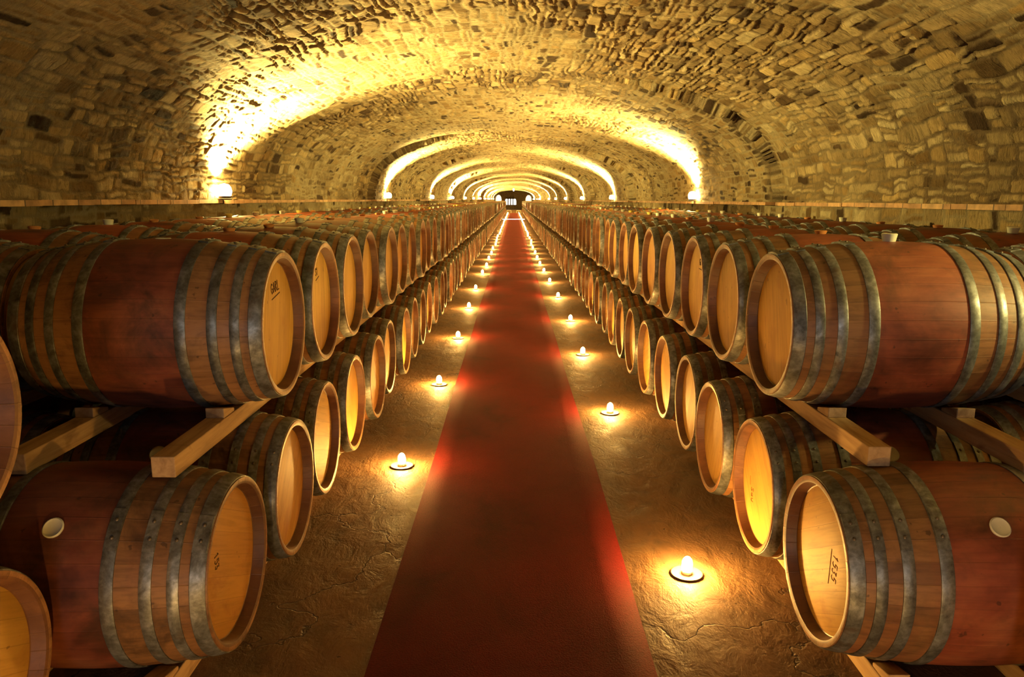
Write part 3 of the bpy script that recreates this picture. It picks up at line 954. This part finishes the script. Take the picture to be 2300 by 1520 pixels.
RC = [(.78,.75),(.787,3.158),(.769,5.768),(.759,8.047),(.797,10.373),(.774,12.945),(.743,15.365),(.714,17.575),(.690,19.655),(.680,21.687)]
LC = [(-.69,.75),(-.695,4.542),(-.666,6.674),(-.662,9.0),(-.681,11.592),(-.698,14.065),(-.694,17.077),(-.672,19.048),(-.689,21.357)]
cr = random.Random(9)
while RC[-1][1] < 92: RC.append((.69+cr.uniform(-.03, .03), RC[-1][1]+2.2+cr.uniform(-.1, .1)))
while LC[-1][1] < 92: LC.append((-.68+cr.uniform(-.03, .03), LC[-1][1]+2.2+cr.uniform(-.1, .1)))
for side, pts in (('right', RC), ('left', LC)):
    for i, (x, y) in enumerate(pts):
        lab = '%s lit candle in a clay saucer on the floor, %s of the red carpet' % ('nearest' if i == 0 else ordinal(i), side)
        t = thing('candle', (x, y, 0), lab, 'candle', 'candles along the %s edge of the carpet' % side)
        if i < 25: mesh_obj('saucer', SAUCER, t)
        w = mesh_obj('wax', WAX, t)
        if i < 10: mesh_obj('wick', WICK, w)
        mesh_obj('flame', FLAME_ME, t)

# ------------------------------------------------------------------ wall lamps on the ledge
def lamp_meshes():
    mb = MB()
    # low iron base with a squat frosted globe
    mb.lathe([(0, .075), (.012, .075), (.018, .060), (.030, .062), (.040, .066), (.040, .050), (.030, .0005)], 24, axis='z', cap0=True)
    body = mb.mesh('housing', M_IRON, smooth=True, sharp=45)
    mb = MB(); mb.lathe([(.032, .040), (.045, .064), (.085, .074), (.125, .068), (.155, .046), (.168, .0005)], 16, axis='z')
    lens = mb.mesh('globe', M_LENS, smooth=True)
    return body, lens
LBODY, LLENS = lamp_meshes()
LAMP_E = 1700.0
def up_light(x, y, sd, energy):
    # the bowl throws most of its light up the vault and a little sideways over the rim
    for nm, k, size, blend, tilt in (('up_light', 1.9, 140, .8, 42), ('wall_wash', 1.1, 140, .8, 0)):
        l = bpy.data.lights.new(nm, 'SPOT'); l.energy = energy*k; l.color = WARM; l.shadow_soft_size = .04
        l.spot_size = math.radians(size); l.spot_blend = blend
        o = bpy.data.objects.new(nm, l); COL.objects.link(o); o.location = (x, y, 1.86)
        o.rotation_euler = (PI, math.radians(-tilt)*sd, 0)
def ledge_lamp(y, sd, i, energy):
    on = any(a <= y <= b for a, b in (LEFT_BANDS if sd < 0 else RIGHT_BANDS))
    x = sd*(A - (STEP if on else 0) - .10)
    side = 'left' if sd < 0 else 'right'
    t = thing('wall_lamp', (x, y, 1.638), '%s glowing up-light on the stone ledge of the %s wall' % (ordinal(i) if i else 'nearest', side), 'lamp', 'up-lights along the %s ledge' % side)
    mesh_obj('housing', LBODY, t); mesh_obj('globe', LLENS, t)
    up_light(x, y, sd, energy)
for i, y in enumerate((8.05, 18.6, 28.6, 38.1, 48.2, 58.5, 68.2, 73.5, 80, 86, 92, 100, 110, 121)): ledge_lamp(y, -1, i, LAMP_E*(1.0 if y < 60 else 1.6))
for i, y in enumerate((13.0, 23.7, 34.1, 44.8, 55.4, 66.0, 88, 95, 103, 112, 122)): ledge_lamp(y, 1, i, LAMP_E*(1.0 if y < 60 else 1.6))
# the next lamps of the same rows, just behind the picture
for y, sd, k in ((-2.3, -1, .02), (2.35, 1, .10)):
    x = sd*(A-.125)
    up_light(x, y, sd, LAMP_E*k)
    if sd > 0:      # extra spot for the unseen lamp, narrowed to the first upper barrel's end
        l = bpy.data.lights.new('lamp_glow', 'SPOT'); l.energy = 190; l.color = WARM; l.shadow_soft_size = .07
        l.spot_size = math.radians(46); l.spot_blend = .6
        o = bpy.data.objects.new('lamp_glow', l); COL.objects.link(o); o.location = (x, y, 1.80)
        o.rotation_euler = (Vector((1.95, 3.08, 1.42))-Vector((x, y, 1.80))).to_track_quat('-Z', 'Y').to_euler()
# passage lights behind the far wall
for x in (-2.0, 2.0):
    l = bpy.data.lights.new('passage_light', 'POINT'); l.energy = 500; l.color = (1, .8, .5); l.shadow_soft_size = .1
    o = bpy.data.objects.new('passage_light', l); COL.objects.link(o); o.location = (x, Y_FAR+1.4, 2.2)

# pendant lamps and floor strips near the far end
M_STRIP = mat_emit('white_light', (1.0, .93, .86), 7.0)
for i, (y, z, r) in enumerate(((88.0, 2.83, .16), (104.0, 2.86, .12))):
    t = thing('pendant_lamp', (0, y, z), ('white' if i == 0 else 'smaller second') + ' lamp hanging from the vault crown near the far end', 'lamp', 'pendant lamps far down the vault')
    mb = MB(); mb.lathe([(-r*.9, .001), (-r*.8, r*.5), (0, r*.7), (r*.3, r*.5), (r*.4, .02)], 16, axis='z'); mesh_obj('shade', mb.mesh('shade', M_STRIP, smooth=True), t)
    mb = MB(); mb.lathe([(r*.38, .012), (Z_SPRING+B-z-.01, .012)], 8, axis='z'); mesh_obj('rod', mb.mesh('rod', M_IRON), t)
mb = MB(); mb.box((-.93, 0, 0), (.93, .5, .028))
o = mesh_obj('bright_strip', mb.mesh('bright_strip', M_STRIP, bevel=.005)); o.location = (0, 64.3, .014)  # emissive white box across the aisle, glowing by itself
tag(o, 'bright white strip laid across the carpet far down the aisle', 'strip')
t = thing('railing', (0, 95.2, 0), 'white railing at the end of the red carpet', 'railing')
for nm, lo, hi in (('rail', (-.85,0,.30), (-.28,.05,.38)), ('rail', (.35,0,.28), (.93,.05,.36)), ('post', (.62,0,0), (.70,.05,.36)), ('post', (-.85,0,0), (-.79,.05,.38)), ('post', (-.34,0,0), (-.28,.05,.38)), ('post', (.35,0,0), (.41,.05,.36)), ('post', (.88,0,0), (.93,.05,.36))):
    mb = MB(); mb.box(lo, hi); mesh_obj(nm, mb.mesh(nm, M_WHITE), t)

# ------------------------------------------------------------------ world, camera, colour management
w = bpy.data.worlds.new('world'); SC.world = w; w.use_nodes = True
w.node_tree.nodes['Background'].inputs[0].default_value = (.5, .35, .2, 1)
w.node_tree.nodes['Background'].inputs[1].default_value = 0.0

cam = bpy.data.cameras.new('camera')
cam.sensor_width = 36; cam.lens = 1700/2300*36; cam.clip_end = 400; cam.clip_start = .05
co = bpy.data.objects.new('camera', cam); COL.objects.link(co)
pitch = math.atan(312/1700); roll = .0048
co.matrix_world = Matrix.Translation((0, 0, 1.655)) @ Matrix.Rotation(PI/2-pitch, 4, 'X') @ Matrix.Rotation(roll, 4, 'Z')
cam.shift_x = -2/2300
SC.camera = co
SC.view_settings.view_transform = 'Standard'
SC.view_settings.look = 'None'
SC.view_settings.exposure = 0.12
SC.view_settings.gamma = 1.0
SC.view_settings.use_curve_mapping = False
SC.cycles.use_denoising = True
SC.cycles.max_bounces = 4
SC.cycles.use_adaptive_sampling = True
SC.cycles.adaptive_threshold = 0.08
SC.cycles.diffuse_bounces = 3
SC.cycles.glossy_bounces = 2
SC.cycles.sample_clamp_indirect = 6
SC.cycles.caustics_reflective = False
SC.cycles.caustics_refractive = False
